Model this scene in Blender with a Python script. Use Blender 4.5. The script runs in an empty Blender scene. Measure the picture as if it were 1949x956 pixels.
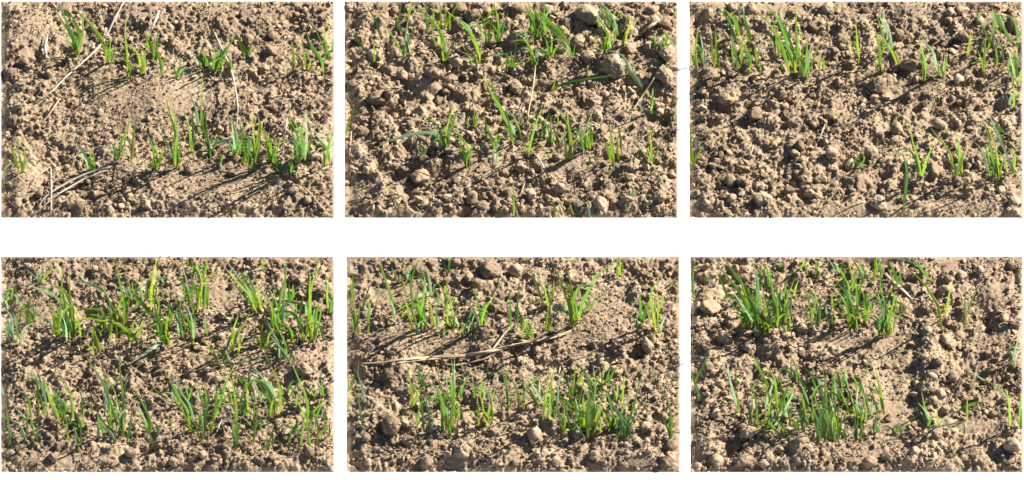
import bpy, math, random
import numpy as np
from mathutils import Vector, noise as mnoise

random.seed(11)
C = bpy.context.scene.collection
R = math.radians

# ------------------------------------------------------------------ camera, sky, sun, exposure
PITCH = R(45.0)                      # the plots are looked at 45 degrees down
SP, CP = math.sin(PITCH), math.cos(PITCH)
S = 0.001                            # one unit of the layout lists below is a millimetre across
cam_d = bpy.data.cameras.new('camera'); cam = bpy.data.objects.new('camera', cam_d); C.objects.link(cam)
cam_d.type = 'ORTHO'; cam_d.ortho_scale = 1.949; cam_d.clip_start = 0.05; cam_d.clip_end = 200
cam.location = (0, -4.0*CP, 4.0*SP); cam.rotation_euler = (math.pi/2 - PITCH, 0, 0)
bpy.context.scene.camera = cam

SUN_EL = R(33.0)
sun_dir = Vector((0.87, 0.49, 0)).normalized()*math.cos(SUN_EL) + Vector((0, 0, math.sin(SUN_EL)))
w = bpy.data.worlds.new('World'); bpy.context.scene.world = w; w.use_nodes = True
nt = w.node_tree; bg = nt.nodes['Background']
sky = nt.nodes.new('ShaderNodeTexSky'); sky.sky_type = 'NISHITA'; sky.sun_disc = False; sky.air_density = .6; sky.dust_density = .4
sky.sun_elevation = SUN_EL; sky.sun_rotation = math.atan2(sun_dir.x, sun_dir.y)
nt.links.new(sky.outputs[0], bg.inputs[0]); bg.inputs[1].default_value = 0.05
sd = bpy.data.lights.new('sun', 'SUN'); sd.energy = 5.0; sd.angle = R(0.5); sd.color = (1.0, 0.95, 0.87)
sun = bpy.data.objects.new('sun', sd); C.objects.link(sun)
sun.rotation_euler = sun_dir.to_track_quat('Z', 'Y').to_euler(); sun.location = sun_dir*10
vs = bpy.context.scene.view_settings
vs.view_transform = 'Standard'; vs.look = 'None'; vs.gamma = 1.0; vs.exposure = 1.68

# ------------------------------------------------------------------ layout
CX, CY = 974.5, 478.0
def ground_xy(px, py, z=0.0):
    return ((px-CX)*S, ((CY-py)*S - z*CP)/SP)
PLOTS = [ # letter, place in words, left, top, right, bottom
 ('a','top left plot',2,3,635,415), ('b','top middle plot',656,3,1289,415), ('c','top right plot',1312,3,1946,415),
 ('d','bottom left plot',2,489,635,899), ('e','bottom middle plot',660,489,1293,899), ('f','bottom right plot',1314,489,1946,899)]
def plot_of(px, py):
    for i, p in enumerate(PLOTS):
        if p[2]-2 <= px <= p[4]+2 and p[3]-2 <= py <= p[5]+2: return i
    return None
Z0 = 4.553
TILE = {'A1':(0,0),'A2':(320,0),'A3':(0,210),'A4':(320,210),'B1':(650,0),'B2':(970,0),'B3':(650,210),'B4':(970,210),
 'C1':(1310,0),'C2':(1629,0),'C3':(1310,210),'C4':(1629,210),'D1':(0,485),'D2':(320,485),'D3':(0,695),'D4':(320,695),
 'E1':(655,485),'E2':(975,485),'E3':(655,695),'E4':(975,695),'F1':(1310,485),'F2':(1629,485),'F3':(1310,695),'F4':(1629,695)}
def pts(tile, txt):
    if tile == 'X1': ox, oy, z = 660, 600, 6.497
    elif tile == 'X2': ox, oy, z = 860, 600, 6.497
    else: (ox, oy), z = TILE[tile], Z0
    out = []
    for t in txt.split():
        a, b = t.split(','); out.append((ox+float(a)/z, oy+float(b)/z))
    return out

# ------------------------------------------------------------------ helpers
def link(name, mesh, parent=None):
    o = bpy.data.objects.new(name, mesh); C.objects.link(o)
    if parent: o.parent = parent
    return o
def tag(o, label=None, cat=None, group=None, kind=None):
    for k, v in (('label',label),('category',cat),('group',group),('kind',kind)):
        if v: o[k] = v
    return o
def mesh_np(name, V, F, mat, smooth=False):
    """V (n,3) array, F (m,k) array of equal-sized faces"""
    V = np.asarray(V, np.float32); F = np.asarray(F, np.int32); m, k = F.shape
    me = bpy.data.meshes.new(name)
    me.vertices.add(len(V)); me.vertices.foreach_set('co', V.ravel())
    me.loops.add(m*k); me.loops.foreach_set('vertex_index', F.ravel())
    me.polygons.add(m); me.polygons.foreach_set('loop_start', np.arange(0, m*k, k, dtype=np.int32))
    me.polygons.foreach_set('loop_total', np.full(m, k, np.int32))
    me.polygons.foreach_set('use_smooth', np.full(m, smooth, bool))
    me.materials.append(mat); me.update(calc_edges=True); me.validate()
    return me
def ico(level):
    import bmesh
    bm = bmesh.new(); bmesh.ops.create_icosphere(bm, subdivisions=level, radius=1.0)
    bm.verts.ensure_lookup_table()
    V = np.array([v.co[:] for v in bm.verts]); F = np.array([[v.index for v in f.verts] for f in bm.faces]); bm.free()
    return V, F

# ------------------------------------------------------------------ materials
def new_mat(name):
    m = bpy.data.materials.new(name); m.use_nodes = True
    return m, m.node_tree, m.node_tree.nodes['Principled BSDF']
def N(nt, t, **kw):
    n = nt.nodes.new(t)
    for k, v in kw.items(): setattr(n, k, v)
    return n
def soil_mat(name, per_object=False, attr=False):
    m, nt, b = new_mat(name); L = nt.links.new
    tc = N(nt,'ShaderNodeTexCoord'); vec = tc.outputs['Object']
    geo = N(nt,'ShaderNodeNewGeometry'); vec = geo.outputs['Position']
    n1 = N(nt,'ShaderNodeTexNoise'); n1.inputs['Scale'].default_value = 7; n1.inputs['Detail'].default_value = 3
    n2 = N(nt,'ShaderNodeTexNoise'); n2.inputs['Scale'].default_value = 150; n2.inputs['Detail'].default_value = 5; n2.inputs['Roughness'].default_value = .65
    n3 = N(nt,'ShaderNodeTexNoise'); n3.inputs['Scale'].default_value = 420; n3.inputs['Detail'].default_value = 3
    for n in (n1,n2,n3): L(vec, n.inputs['Vector'])
    cr = N(nt,'ShaderNodeValToRGB'); e = cr.color_ramp.elements
    e[0].position = .28; e[0].color = (.118,.083,.056,1)
    e[1].position = .72; e[1].color = (.365,.276,.185,1)
    x = cr.color_ramp.elements.new(.5); x.color = (.25,.182,.117,1)
    mx = N(nt,'ShaderNodeMath', operation='MULTIPLY_ADD'); mx.inputs[1].default_value = .45
    L(n1.outputs[0], mx.inputs[0])
    sc = N(nt,'ShaderNodeMath', operation='MULTIPLY'); sc.inputs[1].default_value = .55; L(n2.outputs[0], sc.inputs[0]); L(sc.outputs[0], mx.inputs[2])
    last = mx.outputs[0]
    if per_object or attr:
        ad = N(nt,'ShaderNodeMath', operation='MULTIPLY_ADD')
        if per_object:
            src = N(nt,'ShaderNodeObjectInfo').outputs['Random']
        else:
            src = N(nt,'ShaderNodeAttribute', attribute_name='tone').outputs['Fac']
        ad.inputs[1].default_value = .34; L(src, ad.inputs[0]); L(last, ad.inputs[2])
        su = N(nt,'ShaderNodeMath', operation='SUBTRACT'); su.inputs[1].default_value = .16; L(ad.outputs[0], su.inputs[0]); last = su.outputs[0]
    L(last, cr.inputs[0]); L(cr.outputs[0], b.inputs['Base Color'])
    b.inputs['Roughness'].default_value = .95; b.inputs['Specular IOR Level'].default_value = .15
    bp = N(nt,'ShaderNodeBump'); bp.inputs['Strength'].default_value = .9; bp.inputs['Distance'].default_value = .0026 if per_object else .0018
    hm = N(nt,'ShaderNodeMath', operation='MULTIPLY_ADD'); hm.inputs[1].default_value = .6
    L(n3.outputs[0], hm.inputs[0]); L(n2.outputs[0], hm.inputs[2]); L(hm.outputs[0], bp.inputs['Height']); L(bp.outputs[0], b.inputs['Normal'])
    return m
M_SOIL = soil_mat('dry_soil'); M_CLOD = soil_mat('dry_clod', per_object=True); M_CRUMB = soil_mat('dry_crumbs', attr=True)

m, nt_, b_ = new_mat('matt_white'); M_WHITE = m
nn = N(nt_,'ShaderNodeTexNoise'); nn.inputs['Scale'].default_value = 40
rr = N(nt_,'ShaderNodeMapRange'); rr.inputs['To Min'].default_value = .55; rr.inputs['To Max'].default_value = .65
nt_.links.new(nn.outputs[0], rr.inputs[0]); nt_.links.new(rr.outputs[0], b_.inputs['Roughness'])
b_.inputs['Base Color'].default_value = (.88,.88,.88,1)
b_.subsurface_method = 'RANDOM_WALK'
b_.inputs['Subsurface Weight'].default_value = 1.0; b_.inputs['Subsurface Radius'].default_value = (1,1,1); b_.inputs['Subsurface Scale'].default_value = .03

def leaf_mat(name, base, mid, tip, trans, rough, spec):
    m, nt, b = new_mat(name); L = nt.links.new
    uv = N(nt,'ShaderNodeUVMap'); sep = N(nt,'ShaderNodeSeparateXYZ'); L(uv.outputs[0], sep.inputs[0])
    cr = N(nt,'ShaderNodeValToRGB'); e = cr.color_ramp.elements
    e[0].position = .0; e[0].color = (*base,1); e[1].position = 1.0; e[1].color = (*tip,1)
    x = e.new(.22); x.color = (*mid,1); x = e.new(.85); x.color = (*mid,1)
    L(sep.outputs['Y'], cr.inputs[0])
    nz = N(nt,'ShaderNodeTexNoise'); nz.inputs['Scale'].default_value = 60
    geo = N(nt,'ShaderNodeNewGeometry'); L(geo.outputs['Position'], nz.inputs['Vector'])
    hs = N(nt,'ShaderNodeHueSaturation')
    oi = N(nt,'ShaderNodeObjectInfo')
    mr = N(nt,'ShaderNodeMapRange'); mr.inputs['To Min'].default_value = .47; mr.inputs['To Max'].default_value = .525; L(oi.outputs['Random'], mr.inputs[0]); L(mr.outputs[0], hs.inputs['Hue'])
    mv = N(nt,'ShaderNodeMapRange'); mv.inputs['To Min'].default_value = .75; mv.inputs['To Max'].default_value = 1.3; L(nz.outputs[0], mv.inputs[0]); L(mv.outputs[0], hs.inputs['Value'])
    L(cr.outputs[0], hs.inputs['Color']); L(hs.outputs[0], b.inputs['Base Color'])
    b.inputs['Roughness'].default_value = rough; b.inputs['Specular IOR Level'].default_value = spec
    tr = N(nt,'ShaderNodeBsdfTranslucent'); 
    mul = N(nt,'ShaderNodeMix', data_type='RGBA', blend_type='MULTIPLY'); mul.inputs[0].default_value = 1
    L(hs.outputs[0], mul.inputs[6]); mul.inputs[7].default_value = (*trans,1); L(mul.outputs[2], tr.inputs['Color'])
    # fine lengthwise veins
    wv = N(nt,'ShaderNodeTexWave'); wv.inputs['Scale'].default_value = 6; wv.bands_direction = 'X'; L(uv.outputs[0], wv.inputs['Vector'])
    bp = N(nt,'ShaderNodeBump'); bp.inputs['Strength'].default_value = .25; bp.inputs['Distance'].default_value = .0004; L(wv.outputs[0], bp.inputs['Height']); L(bp.outputs[0], b.inputs['Normal'])
    ms = N(nt,'ShaderNodeMixShader'); ms.inputs[0].default_value = .52
    L(b.outputs[0], ms.inputs[1]); L(tr.outputs[0], ms.inputs[2]); L(ms.outputs[0], nt.nodes['Material Output'].inputs['Surface'])
    return m
M_LEAF = [
 leaf_mat('leaf_green',  (.24,.25,.05),(.082,.170,.032),(.17,.20,.06),(1.5,1.5,.75),.33,.8),
 leaf_mat('leaf_deep',   (.20,.22,.05),(.048,.114,.030),(.08,.13,.05),(1.35,1.5,.85),.32,.8),
 leaf_mat('leaf_backlit', (.27,.27,.05),(.130,.222,.028),(.21,.22,.05),(1.5,1.45,.7),.36,.7),  # light passing through the leaf is painted in as brighter yellow-green
 leaf_mat('leaf_pale_sheen',   (.17,.25,.09),(.22,.33,.20),(.34,.38,.28),(1.0,1.1,.9),.30,.9)]  # pale blue-green paints the glossy sheen of arching leaves into the colour
def straw_mat(name, c1, c2):
    m, nt, b = new_mat(name); L = nt.links.new
    uv = N(nt,'ShaderNodeUVMap'); mp = N(nt,'ShaderNodeMapping'); mp.inputs['Scale'].default_value = (9,1.5,1); L(uv.outputs[0], mp.inputs[0])
    nz = N(nt,'ShaderNodeTexNoise'); nz.inputs['Scale'].default_value = 4; nz.inputs['Detail'].default_value = 5; L(mp.outputs[0], nz.inputs['Vector'])
    cr = N(nt,'ShaderNodeValToRGB'); e = cr.color_ramp.elements; e[0].position=.3; e[1].position=.62; e[0].color=(*c1,1); e[1].color=(*c2,1)
    L(nz.outputs[0], cr.inputs[0]); L(cr.outputs[0], b.inputs['Base Color']); b.inputs['Roughness'].default_value = .55
    bp = N(nt,'ShaderNodeBump'); bp.inputs['Strength'].default_value=.5; bp.inputs['Distance'].default_value=.0005; L(nz.outputs[0], bp.inputs['Height']); L(bp.outputs[0], b.inputs['Normal'])
    return m
M_STRAW = {'white':straw_mat('straw_white',(.20,.165,.12),(.42,.37,.29)), 'gold':straw_mat('straw_gold',(.19,.135,.072),(.41,.32,.195)),
           'grey':straw_mat('straw_grey',(.11,.098,.08),(.27,.25,.21)), 'brown':straw_mat('straw_brown',(.08,.048,.03),(.19,.125,.08)),
           'green':straw_mat('straw_green',(.11,.13,.045),(.24,.255,.125))}

# ------------------------------------------------------------------ the white ground, cut out round the plots
xs = [-30.0] + sorted({(v-CX)*S for p in PLOTS for v in (p[2],p[4])}) + [30.0]
holes = []
for p in PLOTS:
    x0, y1 = ground_xy(p[2], p[3]); x1, y0 = ground_xy(p[4], p[5]); holes.append((x0,y0,x1,y1))
ys = sorted({-30.0, 30.0} | {v for h in holes for v in (h[1],h[3])})
V, F = [], []; TH = -.20
def solid(i, j):
    if not (0 <= i < len(xs)-1 and 0 <= j < len(ys)-1): return False
    mx, my = (xs[i]+xs[i+1])/2, (ys[j]+ys[j+1])/2
    return not any(h[0] < mx < h[2] and h[1] < my < h[3] for h in holes)
vid = {}
def gv(i, j, t):
    if (i,j,t) not in vid: vid[(i,j,t)] = len(V); V.append((xs[i], ys[j], TH if t else 0.0))
    return vid[(i,j,t)]
for i in range(len(xs)-1):
    for j in range(len(ys)-1):
        if not solid(i,j): continue
        F.append((gv(i,j,0),gv(i+1,j,0),gv(i+1,j+1,0),gv(i,j+1,0))); F.append((gv(i,j,1),gv(i,j+1,1),gv(i+1,j+1,1),gv(i+1,j,1)))
        for (di,dj,p_,q_) in ((-1,0,(i,j+1),(i,j)),(1,0,(i+1,j),(i+1,j+1)),(0,-1,(i,j),(i+1,j)),(0,1,(i+1,j+1),(i,j+1))):
            if not solid(i+di,j+dj): F.append((gv(*p_,0),gv(*p_,1),gv(*q_,1),gv(*q_,0)))
tag(link('ground', mesh_np('ground', V, F, M_WHITE)), 'plain matt white ground surrounding the six soil plots', 'ground', kind='structure')

# ------------------------------------------------------------------ soil plots: height fields
RNG = np.random.default_rng(5)
STEP = 0.0022
def fnoise(ny, nx, wl, seed):
    r = np.random.default_rng(seed).standard_normal((ny, nx))
    fy = np.fft.fftfreq(ny, STEP)[:,None]; fx = np.fft.fftfreq(nx, STEP)[None,:]
    f = np.sqrt(fx*fx+fy*fy)
    g = np.exp(-(f*wl)**2*1.2)
    a = np.fft.ifft2(np.fft.fft2(r)*g).real
    return (a-a.mean())/a.std()
# broad relief: px, py, rx, ry, height in mm
RELIEF = {
 'a':[(310,190,120,40,9),(420,370,100,26,6),(130,120,40,60,-9),(90,290,30,50,-7),(35,330,30,50,7),(560,40,35,30,-10),(220,60,40,30,-8),(60,60,40,40,6),(150,240,30,30,-6)],
 'b':[(1190,350,40,28,-15),(835,185,70,16,-12),(1215,190,40,18,-10),(700,110,60,30,-5),(900,300,60,30,5),(1085,310,60,25,5),(1010,330,40,20,-8),(1085,90,40,20,-8),(660,130,20,30,-6)],
 'c':[(1800,205,30,20,-10),(1640,190,26,24,-10),(1660,160,36,20,9),(1610,325,26,16,-9),(1330,60,20,40,-9),(1860,260,30,20,-8),(1790,50,26,26,-8),(1400,140,50,12,-5),(1590,160,60,10,-6)],
 'd':[(575,700,40,22,14),(390,60+500,50,40,4),(30,510,40,26,-10),(260,515,40,18,-9),(510,700,24,20,-9),(300,640,30,20,-6),(230,840,60,18,-6),(530,845,30,26,-9),(140,600,40,20,5),(60,880,50,20,4)],
 'e':[(880,862,22,18,14),(870,882,16,14,-12),(700,665,40,12,-4),(1020,825,60,24,-8),(1150,870,80,20,5),(1050,700,120,30,3),(1225,880,50,20,8)],
 'f':[(1700,760,26,120,-6),(1737,725,14,90,-8),(1774,720,28,100,13),(1640,740,24,90,3),(1400,820,26,60,-15),(1440,690,12,90,-8),(1340,800,40,80,5),(1858,570,22,26,-15),(1880,605,22,24,-15),(1745,625,26,16,-6),(1580,650,80,14,-7),(1390,545,26,26,-8),(1500,860,60,30,5)]}
SMOOTH = {'a':[(285,192,150,48),(410,352,120,40),(45,350,36,36),(230,320,60,20),(60,60,40,40)], 'b':[(900,330,50,22),(1090,310,60,26),(680,360,40,30),(1190,250,40,40)], 'c':[(1640,395,120,16),(1830,395,80,16),(1760,170,70,14)],
 'd':[(400,560,60,30),(110,875,110,18),(560,700,50,26),(60,600,60,30),(440,680,70,16)], 'e':[(1150,600,60,50),(1110,640,60,30),(790,652,120,20),(760,560,60,30),(980,750,60,26)], 'f':[(1698,730,44,140),(1640,865,60,22),(1690,650,36,30),(1600,645,90,12),(1880,650,50,20),(1860,810,60,14),(1890,560,40,30)]}
COARSE = {'a':.55,'b':1.25,'c':.95,'d':.75,'e':.8,'f':.9}
beds = []
class Bed: pass
for bi, (k, words, L_, T_, R_, B_) in enumerate(PLOTS):
    b = Bed(); b.x0, b.y0, b.x1, b.y1 = holes[bi]
    nx = int(round((b.x1-b.x0)/STEP))+1; ny = int(round((b.y1-b.y0)/STEP))+1
    X = np.linspace(b.x0+.0004, b.x1-.0004, nx); Y = np.linspace(b.y0+.0004, b.y1-.0004, ny); XX, YY = np.meshgrid(X, Y)
    PX = XX/S+CX; PY = CY-YY*SP/S
    sm = np.zeros_like(XX)
    for (px,py,rx,ry) in SMOOTH[k]:
        sm = np.maximum(sm, np.clip(1.6-1.2*np.sqrt(((PX-px)/rx)**2+((PY-py)/ry)**2), 0, 1))
    c = COARSE[k]
    rough = (1-.92*sm)
    h = .0035*fnoise(ny,nx,.12,bi*10+1) + rough*(.0040*c*fnoise(ny,nx,.036,bi*10+2) + .0016*fnoise(ny,nx,.018,bi*10+3)) + (.3+.7*rough)*.0014*fnoise(ny,nx,.008,bi*10+4) + (.34+.66*rough)*.0010*fnoise(ny,nx,.0042,bi*10+5)
    for (px,py,rx,ry,a) in RELIEF[k]:
        h += a*.001*np.exp(-(((PX-px)/rx)**2+((PY-py)/ry)**2))
    ed = np.minimum(np.minimum(XX-b.x0, b.x1-XX), np.minimum(YY-b.y0, b.y1-YY))
    wgt = np.clip(ed/.014, 0, 1); wgt = wgt*wgt*(3-2*wgt)
    top = np.where(YY > b.y1-.05, .004, .02)
    h = np.minimum(h, top)
    h = h*wgt + .0012
    # the soil dips below the white ground along its left and front edges
    e2 = np.minimum(XX-b.x0+.03*np.clip(1-(b.y1-YY)/.05,0,1), YY-b.y0+.03*np.clip(1-(b.x1-XX)/.03,0,1)); t2 = np.clip(1-e2/.035, 0, 1)
    h = h - .0095*t2*t2*(3-2*t2)
    h = np.minimum(h, np.minimum(-.004+.6*e2, .0006+.6*(b.y1-YY)))
    b.h, b.nx, b.ny, b.sm = h, nx, ny, sm
    beds.append(b)
    V = np.stack([XX,YY,h],-1).reshape(-1,3)
    idx = np.arange(nx*ny).reshape(ny,nx)
    F = np.stack([idx[:-1,:-1],idx[:-1,1:],idx[1:,1:],idx[1:,:-1]],-1).reshape(-1,4)
    # skirt down to below the white ground
    ring = np.concatenate([idx[0,:],idx[1:,-1],idx[-1,-2::-1],idx[-2:0:-1,0]])
    low = V[ring].copy(); low[:,2] = -.05; n0 = len(V); nr = len(ring)
    a_ = np.arange(nr); nb = (a_+1) % nr
    F2 = np.stack([ring[a_], n0+a_, n0+nb, ring[nb]],-1)
    V = np.concatenate([V,low]); F = np.concatenate([F,F2])
    o = link('soil', mesh_np('soil', V, F, M_SOIL, True))
    look = {'a':'dry brown soil littered with straw','b':'rough brown soil covered with big clods','c':'brown nodular soil with a wide bare middle','d':'crumbly brown soil under many seedlings','e':'crumbly brown soil crossed by a bundle of straw','f':'brown soil with a smooth wheel track'}[k]
    tag(o, look+' in the '+words, 'soil', kind='structure')
def H(bi, x, y, f='h'):
    b = beds[bi]; g = getattr(b, f)
    u = np.clip((np.asarray(x)-b.x0)/(b.x1-b.x0)*(b.nx-1), 0, b.nx-1.001); v = np.clip((np.asarray(y)-b.y0)/(b.y1-b.y0)*(b.ny-1), 0, b.ny-1.001)
    i = u.astype(int) if hasattr(u,'astype') else int(u); j = v.astype(int) if hasattr(v,'astype') else int(v)
    fu, fv = u-i, v-j
    return g[j,i]*(1-fu)*(1-fv)+g[j,i+1]*fu*(1-fv)+g[j+1,i]*(1-fu)*fv+g[j+1,i+1]*fu*fv
def on_soil(bi, px, py):
    z = 0.0
    for _ in range(3):
        x, y = ground_xy(px, py, z); z = float(H(bi, np.float64(x), np.float64(y)))
    return x, y, z

def cap(bi, x, y):
    b = beds[bi]
    return np.minimum(np.minimum(x-b.x0, y-b.y0)*.62+.0004, (b.y1-y)*.9+.0006)

# ------------------------------------------------------------------ clods
def rock(level, seed, lump, facet, fine):
    V, F = ico(level); r = random.Random(seed); off = Vector((r.random()*50, r.random()*50, r.random()*50))
    planes = []
    for _ in range(facet):
        d = Vector((r.gauss(0,1), r.gauss(0,1), r.gauss(0,1))).normalized(); planes.append((d, r.uniform(.58,.88)))
    out = []
    for v in V:
        d = Vector(v); rad = 1 + lump*mnoise.noise(d*1.3+off) + lump*.6*mnoise.noise(d*2.9+off)
        for n, t in planes:
            q = d.dot(n)*rad
            if q > t: rad *= (t + (q-t)*.18)/q
        rad += fine*mnoise.noise(d*5.5+off) + fine*.8*mnoise.noise(d*11+off) + fine*.5*mnoise.noise(d*21+off)
        out.append(d*rad)
    return np.array([p[:] for p in out]), F
big_meshes = [mesh_np('clod', *rock(4 if i < 6 else 3, 100+i, .42, 9+i%5, .13), M_CLOD, True) for i in range(14)]
mid_meshes = [mesh_np('clod', *rock(3, 200+i, .40, 7+i%5, .12), M_CLOD, True) for i in range(12)]

CLODS = {
'a':"20,145,34 45,118,22 198,12,14 519,69,20 513,97,24 471,76,24 401,108,32 559,53,18 504,130,18 244,372,20 279,390,20 153,398,28 33,388,26 24,232,26 586,383,20 557,362,18 612,357,18 595,296,22 551,289,14 564,234,20 130,115,18 310,80,22 300,100,18 250,75,14 345,45,14 60,190,14 530,345,16 440,330,16 610,60,18 560,120,14 110,350,14 75,370,18 500,310,16 325,55,18 580,20,14 25,45,18 35,20,14 620,120,18 460,30,14 190,215,16 215,250,14 360,325,18 90,140,16",
'b':"825,137,38 766,143,24 714,187,36 868,123,26 855,168,20 835,190,20 738,178,24 670,160,22 900,33,34 872,16,30 938,84,20 925,22,20 848,22,18 780,40,18 683,75,22 663,66,18 985,17,30 988,72,38 1042,18,30 1115,27,46 1080,46,28 1067,99,38 1100,78,26 1119,108,30 1170,126,46 1146,57,20 1266,46,26 1275,105,36 1268,145,34 1192,22,22 1245,42,24 983,167,32 1053,180,24 801,335,38 806,306,24 766,324,24 688,250,30 782,240,20 900,377,28 918,394,28 938,379,22 731,370,18 720,399,20 1155,296,22 1142,390,38 1202,340,26 1066,360,24 1012,379,20 1023,319,22 990,318,24 1146,251,20 1210,60,22 1200,95,22 1240,80,20 665,15,18 700,30,18 750,20,18 720,110,18 760,75,16 800,90,18 690,215,20 750,220,16 1255,215,20 1230,175,18 668,300,20 700,330,18 850,375,18 1060,300,18 960,330,18 1260,380,18 1090,380,18 1240,20,22",
'c':"1343,160,34 1378,195,30 1485,183,26 1438,217,32 1606,82,34 1428,17,28 1350,28,20 1395,15,20 1576,10,26 1544,53,20 1728,128,36 1808,24,20 1805,41,18 1827,22,22 1712,61,20 1928,46,28 1670,165,40 1835,73,26 1825,155,24 1865,40,20 1648,20,18 1504,240,18 1548,239,20 1580,222,26 1597,234,16 1521,276,26 1515,293,22 1582,292,28 1412,294,16 1378,285,20 1410,348,20 1387,346,26 1501,363,20 1543,370,22 1457,383,38 1326,368,20 1392,378,20 1554,346,14 1617,315,22 1706,245,26 1789,240,22 1825,236,14 1704,271,24 1658,292,28 1673,389,34 1763,363,18 1905,362,22 1745,388,16 1930,384,28 1843,315,14 1800,214,24 1335,205,20 1325,320,18 1345,385,16 1560,140,18 1620,125,18 1900,330,18 1780,330,16 1685,215,18 1590,350,16",
'd':"578,706,34 248,862,26 10,866,26 362,712,24 110,850,18 385,865,22 510,735,18 425,850,20 300,850,18 560,530,22 40,545,18 150,800,18 100,870,20 465,725,18 260,690,18 55,690,20 520,870,20 590,860,22 610,560,18 420,600,16 290,540,16 180,510,16 330,880,20 70,640,16 470,885,20",
'e':"800,516,32 868,494,20 935,515,38 912,542,26 902,600,22 670,558,22 820,502,18 892,530,18 983,513,28 1011,592,20 1022,668,20 1232,656,28 740,715,24 745,810,40 775,842,28 671,825,28 697,834,22 880,858,44 812,882,28 768,805,22 1018,827,30 1228,813,26 1144,848,20 1130,870,22 1284,848,30 1190,887,22 1270,882,40 1217,880,36 850,535,18 955,565,18 1100,830,20 1060,880,20 980,880,18 1170,660,18 1255,700,18 735,540,18 700,880,18 750,505,18 990,560,18 1180,540,14 1250,520,14",
'f':"1356,588,50 1380,645,34 1418,530,20 1380,530,18 1400,512,18 1498,642,24 1525,624,22 1546,660,20 1828,526,24 1865,515,20 1924,508,20 1798,550,20 1911,608,22 1801,645,22 1810,658,18 1764,633,24 1363,789,26 1345,785,22 1348,845,32 1377,836,20 1325,845,20 1364,878,30 1416,876,34 1454,882,24 1518,877,24 1526,838,28 1427,826,32 1460,828,22 1402,792,18 1327,888,20 1495,885,20 1781,828,32 1687,868,22 1653,880,30 1890,789,16 1926,848,38 1812,722,24 1774,718,20 1790,750,24 1692,795,20 1775,768,22 1882,705,18 1345,700,24 1370,730,20 1330,740,20 1385,760,18 1335,655,18 1425,660,20 1760,680,20 1785,690,18 1800,780,18 1740,860,20 1330,620,16"}
clods = []          # [plot, px, py, size]
for k, t in CLODS.items():
    bi = 'abcdef'.index(k)
    for q in t.split():
        a = [float(v) for v in q.split(',')]; clods.append([bi]+a)
rr_ = random.Random(3)
share = {'a':.7,'b':1.2,'c':1.1,'d':1.0,'e':1.1,'f':1.1}
while len(clods) < 300:
    bi = rr_.choices(range(6), [share[p[0]] for p in PLOTS])[0]; p = PLOTS[bi]
    px, py, s = rr_.uniform(p[2]+12,p[4]-12), rr_.uniform(p[3]+12,p[5]-10), rr_.uniform(13,17)
    x, y = ground_xy(px, py)
    if float(H(bi, np.float64(x), np.float64(y), 'sm')) > .3: continue
    if any(c[0]==bi and math.hypot(c[1]-px,c[2]-py) < (c[3]+s)*.6 for c in clods): continue
    clods.append([bi,px,py,s])
def cell_words(bi, px, py):
    p = PLOTS[bi]; u = (px-p[2])/(p[4]-p[2]); v = (py-p[3])/(p[5]-p[3])
    col = min(int(u*4),3); row = min(int(v*3),2)
    return col, row, [['at the back left corner','left of centre at the back','right of centre at the back','at the back right corner'],
      ['at the left edge','left of the centre','right of the centre','at the right edge'],
      ['at the front left corner','left of centre at the front','right of centre at the front','at the front right corner']][row][col]
ORD = ['','second ','third ','fourth ','fifth ','sixth ','seventh ','eighth ','ninth ','tenth ','eleventh ','twelfth ']
cells = {}
for c in clods:
    cells.setdefault((c[0],)+cell_words(*c[:3])[:2], []).append(c)
for lst in cells.values(): lst.sort(key=lambda c: -c[3])
for i, c in enumerate(clods):
    bi, px, py, s = c; rad = s*S*.5; p = PLOTS[bi]
    rc = random.Random(i*7+1)
    px = min(max(px, p[2]+s*.56), p[4]-s*.56); py = min(max(py, p[3]+s*.52+1), p[5]-s*.42)
    sx, sy, sz = rc.uniform(.95,1.18), rc.uniform(.9,1.15), rc.uniform(.78,1.0)
    if (round(c[1]),round(c[2])) == (1728,128): sx, sy, sz = .62, 1.35, .75
    if (round(c[1]),round(c[2])) == (1356,588): sx, sy, sz = 1.1, .85, .72
    z = 0.0
    for _ in range(3):
        x, y = ground_xy(px, py, z); z = float(H(bi, np.float64(x), np.float64(y))) + rad*sz*.42; z = min(z, float(cap(bi,x,y))*(.55 if s > 45 and bi == 5 else .72)-rad*sz*.92)
    me = rc.choice(big_meshes[:6]) if s >= 32 else rc.choice(big_meshes[6:]) if s >= 24 else rc.choice(mid_meshes)
    o = link('soil_clod', me); o.location = (x,y,z); o.scale = (rad*sx,rad*sy,rad*sz)
    o.rotation_euler = (rc.uniform(-.5,.5), rc.uniform(-.5,.5), rc.uniform(0,6.28))
    lst = cells[(bi,)+cell_words(*c[:3])[:2]]; rank = next(j for j, q in enumerate(lst) if q is c)
    tag(o, ORD[rank]+('largest dry soil clod ')+cell_words(*c[:3])[2]+' of the '+p[1], 'soil clod', 'clods of dry soil lying on the plots')

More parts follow.
